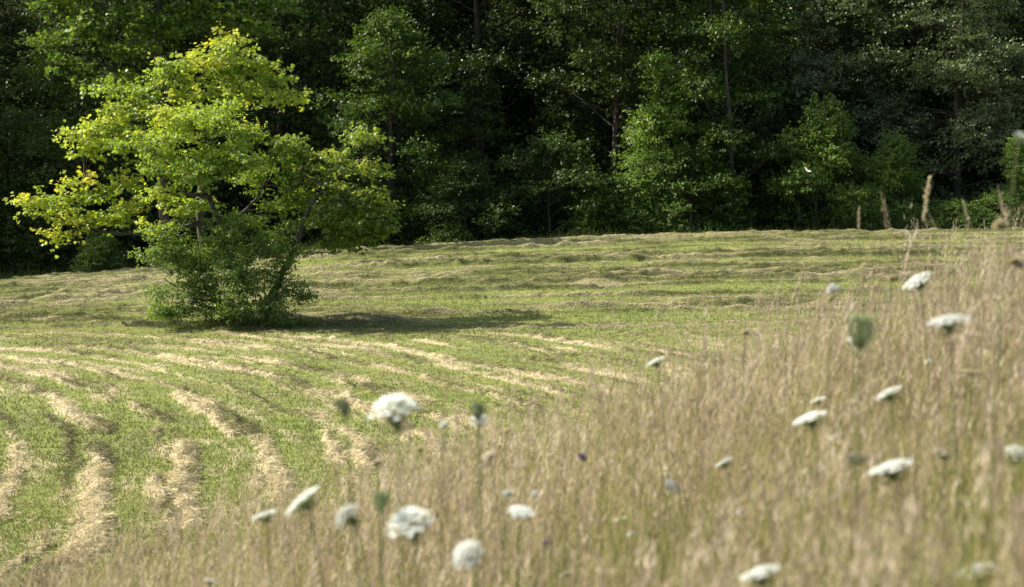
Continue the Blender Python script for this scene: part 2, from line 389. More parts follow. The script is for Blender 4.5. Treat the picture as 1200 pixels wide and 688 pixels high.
# ------------------------------------------------------------------ main tree group
TB = 55.0
def U(px, py, dy=0.0): return np.array(unp(px, py, TB + dy))
def tree_from_clusters(name, base, stems, clusters, nleaf, size, tmpl, leafm, barkm, rng, label, cat, yv=None, group=None, root_r=.12, twig=.012, flat=1.0):
    """stems: list of polylines (world) ; clusters: (px,py,rx,ry,dy) -> crown lumps ; branches run from nearest stem point"""
    base = np.array(base); root = obj(name, None, loc=base); root.empty_display_size = .3
    tag(root, label, cat, group)
    tb = Tubes(); sp = []; sr = []
    for pts, r0, r1 in stems:
        pts = np.array(pts); n = 8
        # refine
        t = np.linspace(0, len(pts) - 1, 6 * (len(pts) - 1) + 1); P = np.stack([np.interp(t, np.arange(len(pts)), pts[:, i]) for i in range(3)], 1)
        for _ in range(2): P[1:-1] = (P[:-2] + 2 * P[1:-1] + P[2:]) / 4
        P[1:-1] += rng.normal(0, .018, P[1:-1].shape)
        rad = np.linspace(r0, r1, len(P)); tb.add(P - base, rad, 8, rng.random()); sp.append(P[2:]); sr.append(rad[2:])
    SP = np.concatenate(sp); SR = np.concatenate(sr)
    sub = []; SUBR = []; YV = []
    for ci, (px, py, rx, ry, dy) in enumerate(clusters):
        c = U(px, py, dy); a = rx / FPX * (TB + dy); b = ry / FPX * (TB + dy)
        cost = np.linalg.norm(SP - c, axis=1) + np.where(SP[:, 2] > c[2] + .2, 1.5, 0); i = cost.argmin()
        P = curve_pts(SP[i], c, .06, 8, .12, rng); r0 = min(SR[i] * .75, .06)
        tb.add(P - base, np.linspace(r0, .014, 8), 6, rng.random())
        SP = np.concatenate([SP, P[2:]]); SR = np.concatenate([SR, np.linspace(r0, .014, 8)[2:]])
        ns = max(5, int(a * b * 24))
        for k_ in range(ns):
            d = norm(rng.normal(0, 1, 3)); q = c + d * [a, a * .85, b] * rng.random() ** .4 * rng.uniform(.8, 1.12)
            ra = rng.uniform(.13, .36) * (.55 + .35 * min(a, 1.5))
            sub.append(q); SUBR.append([ra, ra, ra * rng.uniform(.45, .85) * flat])
            YV.append((.22 + .45 * yv[ci] + .25 * (q[2] - c[2]) / max(b, .1)) if yv is not None else .4)  # sunlit tops put into the leaf colour: lighter towards each clump's top
            j = rng.integers(3, 8); tb.add(curve_pts(P[j], q, .04, 5, .12, rng) - base, np.linspace(.014, .005, 5), 4, rng.random())
    sub = np.array(sub); SUBR = np.array(SUBR)
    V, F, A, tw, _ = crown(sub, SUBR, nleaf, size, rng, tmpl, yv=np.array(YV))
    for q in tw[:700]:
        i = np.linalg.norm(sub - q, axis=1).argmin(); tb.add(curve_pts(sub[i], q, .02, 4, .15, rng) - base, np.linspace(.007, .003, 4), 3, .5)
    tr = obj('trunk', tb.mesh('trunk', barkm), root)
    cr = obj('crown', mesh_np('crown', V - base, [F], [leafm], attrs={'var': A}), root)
    return root

bx, by, _ = unp(290, 378, TB); bz = gz(bx, TB) - .08
RT = np.random.default_rng(11)
b0 = np.array([bx - .05, TB + .2, bz]); b1 = np.array([bx + .35, TB - .1, bz])
# bright field maple leaning left (front) -- dy negative is nearer
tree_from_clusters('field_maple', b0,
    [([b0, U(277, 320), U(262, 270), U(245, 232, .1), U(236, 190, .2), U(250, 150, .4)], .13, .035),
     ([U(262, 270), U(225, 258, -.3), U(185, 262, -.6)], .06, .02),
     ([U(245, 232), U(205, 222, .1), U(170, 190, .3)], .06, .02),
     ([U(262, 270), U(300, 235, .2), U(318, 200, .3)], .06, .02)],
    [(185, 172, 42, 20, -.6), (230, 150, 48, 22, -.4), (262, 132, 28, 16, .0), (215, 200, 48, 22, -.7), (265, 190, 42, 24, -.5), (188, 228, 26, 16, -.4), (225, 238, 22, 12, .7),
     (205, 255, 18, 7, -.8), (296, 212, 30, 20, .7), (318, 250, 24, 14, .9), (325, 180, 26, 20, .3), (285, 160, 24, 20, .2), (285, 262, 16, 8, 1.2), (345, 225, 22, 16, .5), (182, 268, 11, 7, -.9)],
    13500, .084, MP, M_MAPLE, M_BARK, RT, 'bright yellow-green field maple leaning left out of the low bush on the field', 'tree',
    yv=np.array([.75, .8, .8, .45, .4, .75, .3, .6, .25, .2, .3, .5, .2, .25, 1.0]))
# right-leaning maple
tree_from_clusters('field_maple', b1,
    [([b1, U(318, 345), U(345, 290), U(360, 250), U(378, 222), U(392, 190, .2)], .12, .035),
     ([U(360, 250), U(400, 232, -.2), U(430, 235, -.3)], .05, .018),
     ([U(345, 290), U(372, 283, .4), U(392, 262, .6)], .035, .012),
     ([U(378, 222), U(420, 190, .2), U(440, 178, .2)], .05, .02)],
    [(428, 174, 22, 14, 0), (438, 198, 18, 12, -.2), (385, 200, 34, 14, .2), (346, 205, 24, 16, .6), (405, 228, 42, 20, -.3), (395, 258, 44, 20, -.1), (432, 262, 24, 20, -.1),
     (360, 180, 26, 13, .5), (335, 172, 18, 14, .6), (372, 238, 20, 10, .6), (415, 281, 26, 12, .2), (438, 275, 14, 12, .1), (385, 285, 14, 9, .4), (448, 250, 10, 16, 0)],
    9800, .084, MP, M_MAPLE, M_BARK, RT, 'smaller field maple leaning right over the mown grass, twiggy at its tip', 'tree',
    yv=np.array([.7, .75, .4, .25, .35, .3, .3, .5, .5, .3, .3, .35, .3, .4]))
# broad-leaved maple behind with long left branch
b2 = np.array([bx - 1.1, TB + 3.0, gz(bx - 1.1, TB + 3) - .1])
def UB(px, py, dy=3.0): return U(px, py, dy)
tree_from_clusters('broadleaf_maple', b2,
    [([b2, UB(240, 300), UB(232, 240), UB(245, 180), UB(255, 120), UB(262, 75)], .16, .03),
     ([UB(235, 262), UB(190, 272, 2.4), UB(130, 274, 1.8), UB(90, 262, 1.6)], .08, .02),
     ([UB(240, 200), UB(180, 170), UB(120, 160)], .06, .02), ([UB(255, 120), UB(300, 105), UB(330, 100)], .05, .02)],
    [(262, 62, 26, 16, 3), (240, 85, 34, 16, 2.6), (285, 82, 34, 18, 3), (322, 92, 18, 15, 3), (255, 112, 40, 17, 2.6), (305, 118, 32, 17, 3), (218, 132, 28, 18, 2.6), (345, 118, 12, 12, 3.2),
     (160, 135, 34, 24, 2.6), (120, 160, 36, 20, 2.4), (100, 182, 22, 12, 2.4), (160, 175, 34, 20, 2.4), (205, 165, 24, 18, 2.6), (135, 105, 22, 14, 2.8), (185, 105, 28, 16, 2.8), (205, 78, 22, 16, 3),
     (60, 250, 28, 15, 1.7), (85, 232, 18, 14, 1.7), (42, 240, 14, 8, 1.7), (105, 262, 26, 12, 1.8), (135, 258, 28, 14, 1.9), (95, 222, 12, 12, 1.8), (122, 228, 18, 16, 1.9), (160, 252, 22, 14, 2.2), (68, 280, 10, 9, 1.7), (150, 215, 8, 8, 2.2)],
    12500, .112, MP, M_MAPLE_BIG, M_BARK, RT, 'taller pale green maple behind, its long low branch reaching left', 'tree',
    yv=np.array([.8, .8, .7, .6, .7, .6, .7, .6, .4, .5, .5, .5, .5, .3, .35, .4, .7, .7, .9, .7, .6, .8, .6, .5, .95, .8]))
# bush at the foot
b3 = np.array([bx - .3, TB - .5, bz])
st = []
for k_ in range(26):
    a = RT.uniform(175, 355); hh = 285 + abs(a - 270) * .35 + RT.uniform(0, 35); d_ = RT.uniform(-1.0, .4)
    f_ = b3 + [RT.normal(0, .35), RT.normal(0, .25), 0]
    st.append(([f_, (f_ + U(a, hh, d_)) / 2 + [0, 0, .15], U(a, hh, d_)], .022, .007))
cl = [(192, 278, 22, 12, -.3), (330, 275, 16, 14, .2), (215, 292, 32, 18, -.6), (262, 285, 34, 18, -.8), (308, 292, 30, 20, -.7), (200, 318, 26, 16, -.5), (240, 325, 38, 20, -1.0), (290, 325, 38, 22, -1.0), (335, 325, 24, 20, -.5), (188, 300, 18, 12, -.2),
      (235, 352, 34, 14, -.9), (285, 355, 40, 14, -1.1), (325, 350, 22, 12, -.6), (215, 368, 22, 8, -.9), (345, 300, 16, 14, -.3), (185, 345, 18, 14, -.6), (350, 345, 14, 12, -.5), (200, 368, 24, 8, -1.0), (262, 372, 34, 8, -1.3), (320, 370, 20, 8, -1.0), (265, 265, 24, 12, -.5), (290, 300, 26, 16, .6), (240, 300, 30, 16, .6)]
tree_from_clusters('bush', b3, st, cl, 25000, .075, RH, M_BUSH, M_BARK, RT, 'low dark green bush with many thin stems below the two leaning maples', 'bush', yv=RT.uniform(.2, .6, len(cl)), flat=1.7)

# large maple at the forest edge whose branches hang over the upper left
def UO(px, py): return U(px, py, 34)
ox = (195 - 600) / FPX * 89; b4 = np.array([ox, 89.0, float(h_base(np.array([ox]), np.array([89.0]))[0]) - .1])
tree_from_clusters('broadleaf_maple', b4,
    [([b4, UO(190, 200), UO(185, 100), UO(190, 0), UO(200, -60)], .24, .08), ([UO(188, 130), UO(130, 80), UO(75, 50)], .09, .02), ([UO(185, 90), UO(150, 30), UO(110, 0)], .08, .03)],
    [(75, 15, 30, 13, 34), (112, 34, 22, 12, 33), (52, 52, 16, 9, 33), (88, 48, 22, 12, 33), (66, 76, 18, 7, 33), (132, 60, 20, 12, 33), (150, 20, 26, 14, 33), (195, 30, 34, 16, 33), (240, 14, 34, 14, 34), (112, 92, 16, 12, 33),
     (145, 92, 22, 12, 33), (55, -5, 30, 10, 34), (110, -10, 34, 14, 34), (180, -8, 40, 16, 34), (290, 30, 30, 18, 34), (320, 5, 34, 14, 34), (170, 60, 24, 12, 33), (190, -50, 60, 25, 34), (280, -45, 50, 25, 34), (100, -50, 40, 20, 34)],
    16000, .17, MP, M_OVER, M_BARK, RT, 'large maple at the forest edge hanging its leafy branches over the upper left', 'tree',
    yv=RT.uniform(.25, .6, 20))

# ------------------------------------------------------------------ forest prototypes
def proto_tree(seed, H, rad, z0, nleaf, size, leaf, bark, ncl=90, tr=.22, shape=1.0, lean=0, droop=0, flatc=.72, cr=(.6, 1.3)):
    rng = np.random.default_rng(seed); tb = Tubes()
    zt = np.linspace(0, H * .93, 14); wob = np.cumsum(rng.normal(0, .05, (14, 2)), 0)
    T = np.stack([wob[:, 0] + lean * zt, wob[:, 1], zt], 1); tb.add(T, np.linspace(tr, tr * .15, 14), 9, .5)
    C = []; Q = []
    for i in range(ncl):
        u = rng.random(); zc = z0 + (H - z0) * u ** .85; v = (zc - z0) / (H - z0)
        prof = (np.sin(np.pi * min(1, (.22 + .78 * v) ** .8)) ** .7) if shape > 0 else (1 - v) ** .8 + .1
        rr_ = rad * prof * rng.uniform(.35, 1.08); a = rng.uniform(0, 2 * np.pi)
        c = np.array([math.cos(a) * rr_ + lean * zc, math.sin(a) * rr_, zc - droop * rr_]); ra = rng.uniform(*cr) * (1 - .35 * v)
        C.append(c); Q.append([ra, ra, ra * rng.uniform(.7, 1.3) * flatc])
        zb = max(.2, min(H * .9, zc - rr_ * rng.uniform(.3, .7))); bb = np.array([np.interp(zb, zt, T[:, 0]), np.interp(zb, zt, T[:, 1]), zb])
        P = curve_pts(bb, c, .05, 6, .12, rng); tb.add(P, np.linspace(max(.012, tr * .25 * (1 - v)), .012, 6), 5, rng.random())
        for _ in range(2):
            tb.add(curve_pts(P[4], c + norm(rng.normal(0, 1, 3)) * ra * [1, 1, .4], 0, 4, .15, rng), np.linspace(.012, .004, 4), 3, .5)
    V, F, A, _, _ = crown(C, Q, nleaf, size, rng, RH)
    return tb.mesh('trunk', bark), mesh_np('crown', V, [F], [leaf], attrs={'var': A})

PR = {
    'dome_dark': proto_tree(101, 15, 5.2, .6, 52000, .15, M_F['dark'], M_BARK, 150),
    'dome_mid': proto_tree(102, 13, 4.6, .3, 50000, .14, M_F['mid'], M_BARK, 150),
    'tall_dark': proto_tree(103, 22, 5.0, 5.0, 42000, .17, M_F['dark'], M_BARK, 120, .26),
    'tall_high': proto_tree(104, 23, 5.0, 7.0, 44000, .17, M_F['dark'], M_BARK, 110, .24, lean=.02),
    'weeping': proto_tree(105, 20, 4.6, 3.0, 50000, .15, M_F['grey'], M_BARK, 150, .24, droop=.35, flatc=.9, cr=(.6, 1.1)),
    'sparse': proto_tree(106, 16, 3.2, 3.0, 13000, .15, M_F['mid'], M_BARKG, 46, .13, lean=.07, cr=(.4, .8)),
    'sapling': proto_tree(107, 8.0, 1.9, .3, 17000, .12, M_F['fresh'], M_BARK, 110, .06, shape=-1, flatc=.6, cr=(.3, .65)),
    'shrub': proto_tree(108, 5.0, 2.3, .1, 21000, .115, M_F['fresh'], M_BARK, 60, .06, cr=(.5, .9)),
    'shrub_dark': proto_tree(109, 4.5, 2.8, .0, 22000, .12, M_F['mid'], M_BARK, 70, .06, cr=(.5, 1.0)),
    'low': proto_tree(110, 1.8, 1.6, .0, 9000, .10, M_F['fresh'], M_BARK, 40, .03, cr=(.3, .55)),
}
RF = np.random.default_rng(23)
def plant(name, kind, px, y, label, cat, scl=1.0, group=None, rot=None, zs=1.0, trunk_only=False):
    x = (px - 600) / FPX * y; z = float(h_base(np.array([x]), np.array([float(y)]))[0]) - .1
    r = obj(name, None, loc=(x, y, z), rot=(0, 0, RF.uniform(0, 6.28) if rot is None else rot), scl=(scl, scl, scl * zs))
    tag(r, label, cat, group)
    obj('trunk', PR[kind][0], r)
    if not trunk_only: obj('crown', PR[kind][1], r)
    return r

# forest edge: every one told apart
plant('maple', 'dome_mid', 88, 96, 'dark maple at the far left whose top branches overhang the gap', 'tree', 1.0)
plant('broadleaf_tree', 'dome_mid', 455, 95, 'broad dense dark green tree just right of the field maples', 'tree', .92)
plant('broadleaf_tree', 'dome_dark', 330, 99, 'tall dense tree directly behind the crown of the bright maples', 'tree', 1.1)
plant('broadleaf_tree', 'dome_dark', 560, 98, 'rounded dark tree at the forest edge left of the forest centre', 'tree', .62)
plant('hazel_shrub', 'shrub_dark', 645, 93, 'wide dark shrub at the forest foot near the picture centre', 'shrub', 1.15)
plant('hazel_shrub', 'shrub_dark', 545, 92, 'low dark shrub at the field crest below the rounded tree', 'shrub', .85)
plant('hazel_shrub', 'shrub_dark', 715, 92, 'small dark shrub left of the pointed pale sapling', 'shrub', .7)
plant('beech_sapling', 'sapling', 775, 93, 'pointed light green sapling standing at the forest edge', 'tree', 1.12)
plant('hazel_shrub', 'shrub_dark', 810, 92, 'green shrub at the foot of the pointed sapling', 'shrub', .95)
plant('ash_shrub', 'shrub', 962, 92, 'large sunlit green shrub right of the dark hollow', 'shrub', 1.08, zs=1.12)
plant('ash_shrub', 'shrub', 1045, 92.5, 'narrower yellowish-green shrub beside the large sunlit shrub', 'shrub', .82, zs=1.15)
plant('weeping_tree', 'weeping', 1125, 97, 'tall tree with hanging greyish foliage on the right', 'tree', .95)
plant('weeping_tree', 'weeping', 985, 101, 'drooping grey-green tree behind the large sunlit shrub', 'tree', 1.0)
plant('leaning_tree', 'sparse', 868, 94, 'thin bare leaning tree with sparse leaves right of the sapling', 'tree', 1.0, rot=2.9)
plant('leaning_tree', 'sparse', 822, 96, 'pale slender straight trunk with loose foliage above the sapling', 'tree', 1.05, rot=1.2)
plant('tall_tree', 'tall_high', 718, 98, 'tall tree with a bare dark trunk at the top centre', 'tree', 1.0, rot=.8)
plant('ash_sapling', 'sapling', 1190, 90.5, 'light green leafy sapling at the right edge of the forest', 'tree', .55)
plant('low_shrub', 'low', 1120, 89.5, 'low bright shrub at the crest left of the right edge', 'shrub', .75)
plant('low_shrub', 'low', 1168, 89.5, 'low shrub under the leafy sapling at the right edge', 'shrub', .9)
plant('hazel_shrub', 'shrub_dark', 900, 94, 'dark shrub in the hollow left of the large sunlit shrub', 'shrub', .6)
plant('low_shrub', 'low', 118, 89.5, 'low dark bush at the crest behind the long left branch', 'shrub', .9)
plant('broadleaf_tree', 'dome_dark', -60, 97, 'dark tree cut by the left edge of the picture', 'tree', .95)
plant('broadleaf_tree', 'dome_dark', 1240, 99, 'dark tree cut by the right edge of the picture', 'tree', 1.0)
# forest interior
k_ = 0
for row_y, n_, kinds in ((104, 9, ('tall_dark', 'tall_high', 'dome_dark')), (111, 10, ('dome_dark', 'tall_dark')), (119, 11, ('dome_dark', 'tall_dark', 'dome_dark')), (128, 11, ('dome_dark',)), (138, 11, ('dome_dark', 'tall_dark'))):
    for i in range(n_):
        px = -170 + (1540) * (i + .5) / n_ + RF.uniform(-45, 45); kk = kinds[k_ % len(kinds)]; k_ += 1
        plant('forest_tree', kk, px, row_y + RF.uniform(-2.5, 2.5), 'dark tree among many deep inside the shaded forest', 'tree', RF.uniform(.95, 1.25), 'trees deep in the forest')
# trees beyond the left edge: they shade the forest front
for (tx, ty) in ((-34, 96), (-44, 98), (-40, 106), (-54, 103), (-32, 112), (-48, 114), (-64, 110)):
    r = plant('forest_tree', 'tall_dark', 600 + tx / ty * FPX, ty, 'dark tree among many deep inside the shaded forest', 'tree', 1.1, 'trees deep in the forest')

# ------------------------------------------------------------------ foreground meadow grass
PI = math.pi
UMBELS = [
    (462, 484, 64, 'dome', 3.2, .12, PI, 'domed white umbel left of centre, standing clear above the grass'),
    (562, 494, 23, 'dome', 4.6, .35, -1.6, 'small round white umbel just left of the picture centre'),
    (308, 607, 36, 'open', 4.0, .40, 2.6, 'tilted small white umbel, leftmost of the row of umbels at lower left'),
    (353, 590, 56, 'open', 3.4, .75, 2.9, 'steeply tilted white umbel with green underside at lower left'),
    (406, 609, 40, 'dome', 3.3, .80, 3.0, 'tilted white umbel left of the big round umbel at the bottom'),
    (480, 619, 62, 'dome', 2.9, .32, -2.5, 'big round white umbel at bottom left of centre'),
    (548, 655, 44, 'dome', 3.0, .75, -2.3, 'creamy white umbel facing the viewer at the bottom'),
    (611, 603, 36, 'open', 3.8, .25, -1.0, 'flat white umbel right of the big round umbel, two small heads above'),
    (627, 582, 13, 'dome', 5.2, .4, -1, 'tiny white umbel above the flat one in the lower middle'),
    (1113, 377, 56, 'open', 3.6, .20, 3.0, 'large bright white umbel with a dark spot at upper right'),
    (1075, 330, 40, 'open', 5.2, .60, 3.3, 'greenish white umbel tilted to the left at the top of the right meadow'),
    (1003, 400, 22, 'open', 5.5, .3, -1, 'small white umbel just below the green nest-shaped seed head'),
    (951, 492, 48, 'open', 3.8, .42, 2.7, 'tilted white umbel in the middle of the right meadow'),
    (1043, 462, 38, 'open', 4.6, .50, 2.9, 'thin pale green umbel seen edge-on in the right meadow'),
    (960, 470, 24, 'open', 6.0, .35, 2.9, 'thin small umbel right above the tilted umbel'),
    (1047, 551, 62, 'open', 3.3, .35, 2.7, 'broad ragged white umbel at lower right'),
    (1195, 535, 34, 'dome', 3.6, .2, 0, 'white umbel cut by the right edge of the picture'),
    (850, 544, 27, 'open', 4.8, .55, 2.8, 'narrow white umbel seen edge-on right of centre'),
    (893, 677, 58, 'open', 2.9, .38, 2.7, 'large white umbel cut by the bottom edge right of centre'),
    (1150, 674, 60, 'open', 3.1, .30, 2.8, 'long thin white umbel at the bottom right corner'),
    (768, 425, 28, 'open', 5.8, .50, 2.9, 'pale greenish umbel standing above the grass right of centre'),
    (665, 676, 16, 'open', 4.2, .5, 2.5, 'tiny white umbel at the bottom edge of the middle'),
    (242, 685, 18, 'open', 4.2, .3, 1, 'tiny white umbel at the bottom left edge'),
    (790, 572, 26, 'open', 5.0, .7, -.6, 'small loose white umbel in the lower right of the middle'),
    (728, 612, 18, 'open', 5.2, .6, 2.2, 'small faint umbel low in the grass at the middle'),
    (1195, 163, 22, 'dome', 3.2, .7, .4, 'pale umbel high against the dark forest at the right edge'),
]
FLOWER_SPOTS = [(a[0], a[1], a[2], a[4]) for a in UMBELS] + [(1008, 538, 36, 3.8), (1110, 532, 32, 4.0), (1012, 380, 40, 3.4), (445, 585, 24, 2.9)]
RG = np.random.default_rng(5)
def meadow():
    Vs = []; Fs = []; As = []; off = 0
    def push(V, F, A):
        nonlocal off
        Vs.append(V); Fs.append(F + off); As.append(A); off += len(V)
    def scat(n, y0, y1, pw):
        u = RG.random(n); y = (y0 ** (1 - pw) + u * (y1 ** (1 - pw) - y0 ** (1 - pw))) ** (1 / (1 - pw))
        x = RG.uniform(-1, 1, n) * (.285 * y + .5); e = bank_edge(x) + 4.0
        k = (y < e + 2.5 - 5.5 * RG.random(n) ** 1.3); return x[k], y[k]
    # green and tan leaf blades low down
    x, y = scat(64000, 2.0, 24, 1.25); n = len(x)
    z = h_base(x, y); g = fbm(x * 1.3, y * 1.3, 301, 3)
    D = np.stack([RG.normal(.05, .25, n), RG.normal(0, .25, n), np.ones(n)], 1); L_ = RG.uniform(.28, .62, n) * (.8 + .5 * (g > .5))
    V, F, k = blades(np.stack([x, y, z], 1), D, L_, RG.uniform(.004, .009, n), np.stack([RG.normal(.03, .08, n), RG.normal(0, .08, n), -L_ * RG.uniform(.05, .3, n)], 1), RG, 3)
    push(V, F, np.repeat(np.clip(.02 + .34 * RG.random(n) + .35 * (g - .5), 0, .45), k))
    # long narrow upright blades, green to gold
    x, y = scat(34000, 2.3, 24, 1.1); n = len(x); z = h_base(x, y); g = fbm(x * .8, y * .8, 311, 3)
    D = np.stack([.06 + RG.normal(0, .12, n), RG.normal(0, .12, n), np.ones(n)], 1); L_ = RG.uniform(.45, .84, n)
    V, F, k = blades(np.stack([x, y, z], 1), D, L_, RG.uniform(.0035, .007, n), np.stack([RG.normal(.03, .07, n), RG.normal(0, .06, n), -L_ * .05], 1), RG, 3)
    push(V, F, np.repeat(np.clip(.12 + .42 * RG.random(n) + .5 * (.5 - g) + .16 * ss(4, 7, y), 0, .6), k))
    # flowering stalks, in loose tussocks
    x, y = scat(36000, 2.6, 24, 1.1); cl = fbm(x * .9, y * .9, 305, 3); tus = fbm(x * 3.3, y * 2.2, 306, 3)
    kk = RG.random(len(x)) < .30 + 2.2 * np.clip(tus - .36, 0, 1); x, y, cl, tus = x[kk], y[kk], cl[kk], tus[kk]; n = len(x)
    e = bank_edge(x) + 4; z = h_base(x, y)
    L_ = (.40 + .56 * RG.random(n) ** .7) * (.70 + .60 * cl) * np.where(RG.random(n) < .08, 1.28, 1)
    L_ = np.where(y < 5.5, np.minimum(L_, .84), L_)
    lean = np.stack([.06 + RG.normal(0, .11, n), RG.normal(0, .12, n), np.ones(n)], 1); D = norm(lean)
    bend = np.stack([RG.normal(.05, .08, n), RG.normal(0, .07, n), -RG.uniform(0, .05, n)], 1) * (L_ / .6)[:, None]
    P = np.stack([x, y, z], 1)
    V, F, k = blades(P, D, L_, RG.uniform(.0028, .0055, n), bend, RG, 4)
    sv = RG.random(n)
    push(V, F, np.repeat(.34 + .36 * RG.random(n), k))
    HL = RG.uniform(.14, .34, n)                      # seed head length
    typ = RG.random(n)                                # narrow spikes to open plumes
    # sparse and diffuse heads close by; nothing right in front of an umbel
    ok = RG.random(n) < np.where(y < 5.5, .42, .62)
    tip = P + D * L_[:, None] + bend
    for (fx, fy, fw, fd) in FLOWER_SPOTS:
        cx, cy, cz = unp(fx, fy, fd * 1.1); hw = (fw * .5 + 10) / FPX
        blk = (y < cy + .05) & (np.abs(tip[:, 0] / tip[:, 1] - cx / cy) < hw) & (tip[:, 2] / tip[:, 1] > cz / cy - 20 / FPX) & (tip[:, 2] / tip[:, 1] < cz / cy + 140 / FPX)
        ok &= ~blk
    near = y < 8
    for (sel, q) in ((near, 40), (~near, 20)):
        ii = np.nonzero(sel & ok)[0]; m = len(ii)
        u = RG.random((m, q)); t = 1 - u * (HL[ii] / L_[ii])[:, None]
        c = P[ii][:, None] + D[ii][:, None] * (L_[ii][:, None] * t)[..., None] + bend[ii][:, None] * (t ** 2)[..., None]
        wdt = ((.0020 + .015 * typ[ii] ** 1.8)[:, None] * (.25 + 1.1 * np.sin(np.pi * np.clip(u, 0, 1) ** .75)))[..., None]
        c = (c + RG.normal(0, 1, (m, q, 3)) * wdt * [1, 1, .6]).reshape(-1, 3); N_ = len(c)
        d = norm(np.repeat(D[ii], q, 0) + RG.normal(0, .28, (N_, 3)) + [.06, 0, 0]); ln = RG.uniform(.010, .022, N_) * (1.0 if q == 30 else 1.4)
        V, F, k = blades(c, d, ln, ln * .17, ln * .05, RG, 1)
        push(V, F, np.repeat(np.clip(np.repeat(.57 + .40 * sv[ii], q) + RG.normal(0, .04, N_), .5, 1), k))
    # a few long, loose stalks that stand out above the rest
    n = 1200; x, y = scat(n, 5.5, 24, .6); n = len(x); z = h_base(x, y)
    L_ = RG.uniform(.85, 1.12, n) * np.where(y < 6, .9, 1); D = norm(np.stack([.10 + RG.normal(0, .13, n), RG.normal(0, .12, n), np.ones(n)], 1))
    bend = np.stack([RG.normal(.10, .10, n), RG.normal(0, .08, n), -RG.uniform(0, .08, n)], 1); P = np.stack([x, y, z], 1)
    V, F, k = blades(P, D, L_, RG.uniform(.003, .005, n), bend, RG, 5); push(V, F, np.repeat(RG.uniform(.42, .6, n), k))
    q = 60; u = RG.random((n, q)); t = 1 - u * (RG.uniform(.12, .3, n) / L_)[:, None]; tv = RG.random(n)
    c = P[:, None] + D[:, None] * (L_[:, None] * t)[..., None] + bend[:, None] * (t ** 2)[..., None]
    c = (c + RG.normal(0, 1, (n, q, 3)) * ((.004 + .022 * tv ** 2)[:, None] * np.sin(np.pi * np.clip(u, .03, 1) ** .7))[..., None] * [1, 1, .6]).reshape(-1, 3); N_ = len(c)
    d = norm(np.repeat(D, q, 0) + RG.normal(0, .3, (N_, 3))); ln = RG.uniform(.008, .018, N_)
    V, F, k = blades(c, d, ln, ln * .2, ln * .05, RG, 1); push(V, F, np.repeat(np.clip(np.repeat(RG.uniform(.66, .98, n), q) + RG.normal(0, .04, N_), .6, 1), k))
    return mesh_np('meadow_grass', np.concatenate(Vs), [np.concatenate(Fs)], [M_MEADOW], attrs={'var': np.concatenate(As)})
M_MEADOW = strand_mat('meadow_grass', [(0, (.06, .10, .025)), (.22, (.14, .18, .045)), (.42, (.29, .29, .10)), (.53, (.47, .41, .23)), (.62, (.30, .22, .17)), (.88, (.56, .46, .365)), (1, (.80, .70, .58))], .38)
o = obj('meadow_grass', meadow()); tag(o, 'tall dry uncut meadow grass with pinkish tan seed heads in the foreground', 'grass', kind='stuff')
print('meadow verts', len(o.data.vertices))

# rough grass along the forest edge and round the foot of the bush
n = 26000; x = R.uniform(-30, 31, n); y = R.uniform(90, 94, n); q = fbm(x * .25, y * .3, 501, 3)
k_ = R.random(n) < ss(.30, .62, q); x, y, q = x[k_], y[k_], q[k_]; n = len(x)
L_ = R.uniform(.3, .9, n) * (.3 + 1.1 * q) * np.where(np.abs((x - 20) / 4) < 1, 1.3, 1)
D = np.stack([R.normal(.05, .3, n), R.normal(0, .3, n), np.ones(n)], 1)
V1, F1, k1 = blades(np.stack([x, y, h_base(x, y)], 1), D, L_, R.uniform(.02, .05, n), L_ * R.uniform(0, .4, n), R, 3)
tan_ = (np.abs(x + 17.5) < 2.2) & (R.random(n) < .5)
A1 = np.repeat(np.where(tan_, R.uniform(.85, 1, n), R.uniform(0, .45, n)), k1)
o = obj('rough_grass', mesh_np('rough_grass', V1, [F1], [M_STUB], attrs={'var': A1})); tag(o, 'ragged strip of uncut grass and weeds along the forest edge', 'grass', kind='stuff')
n = 5200; a = R.uniform(0, 6.283, n); rr0 = R.random(n) ** .6
x = bx + .0 + np.cos(a) * rr0 * 2.1; y = TB - .2 + np.sin(a) * rr0 * 1.5
L_ = R.uniform(.12, .5, n) * (1.1 - .7 * rr0); D = np.stack([R.normal(.05, .35, n), R.normal(0, .35, n), np.ones(n)], 1)
V1, F1, k1 = blades(np.stack([x, y, h_full(x, y) - .02], 1), D, L_, R.uniform(.01, .02, n), L_ * R.uniform(0, .5, n), R, 3)
o = obj('uncut_grass', mesh_np('uncut_grass', V1, [F1], [M_STUB], attrs={'var': np.repeat(R.uniform(0, .6, n), k1)})); tag(o, 'longer uncut grass round the foot of the bush', 'grass', kind='stuff')

# ------------------------------------------------------------------ meadow flowers
M_STEM = leaf_mat('flower_stem', [(0, (.16, .20, .07)), (1, (.26, .29, .12))], .3)
M_WHITE = leaf_mat('white_florets', [(0, (.78, .82, .74)), (.5, (.88, .90, .86)), (1, (.90, .91, .90))], .5, .04, .5, (1, 1, .97))
M_BUD = leaf_mat('green_seed_head', [(0, (.23, .28, .15)), (.6, (.38, .43, .27)), (1, (.58, .60, .47))], .42)
M_GREYF = leaf_mat('faded_florets', [(0, (.40, .30, .27)), (.5, (.62, .54, .50)), (1, (.78, .72, .68))], .5)
M_PURP = leaf_mat('purple_florets', [(0, (.16, .09, .26)), (1, (.45, .30, .55))], .3)
M_SPIKE = strand_mat('grass_spike', [(0, (.42, .36, .25)), (1, (.74, .66, .52))], .4)

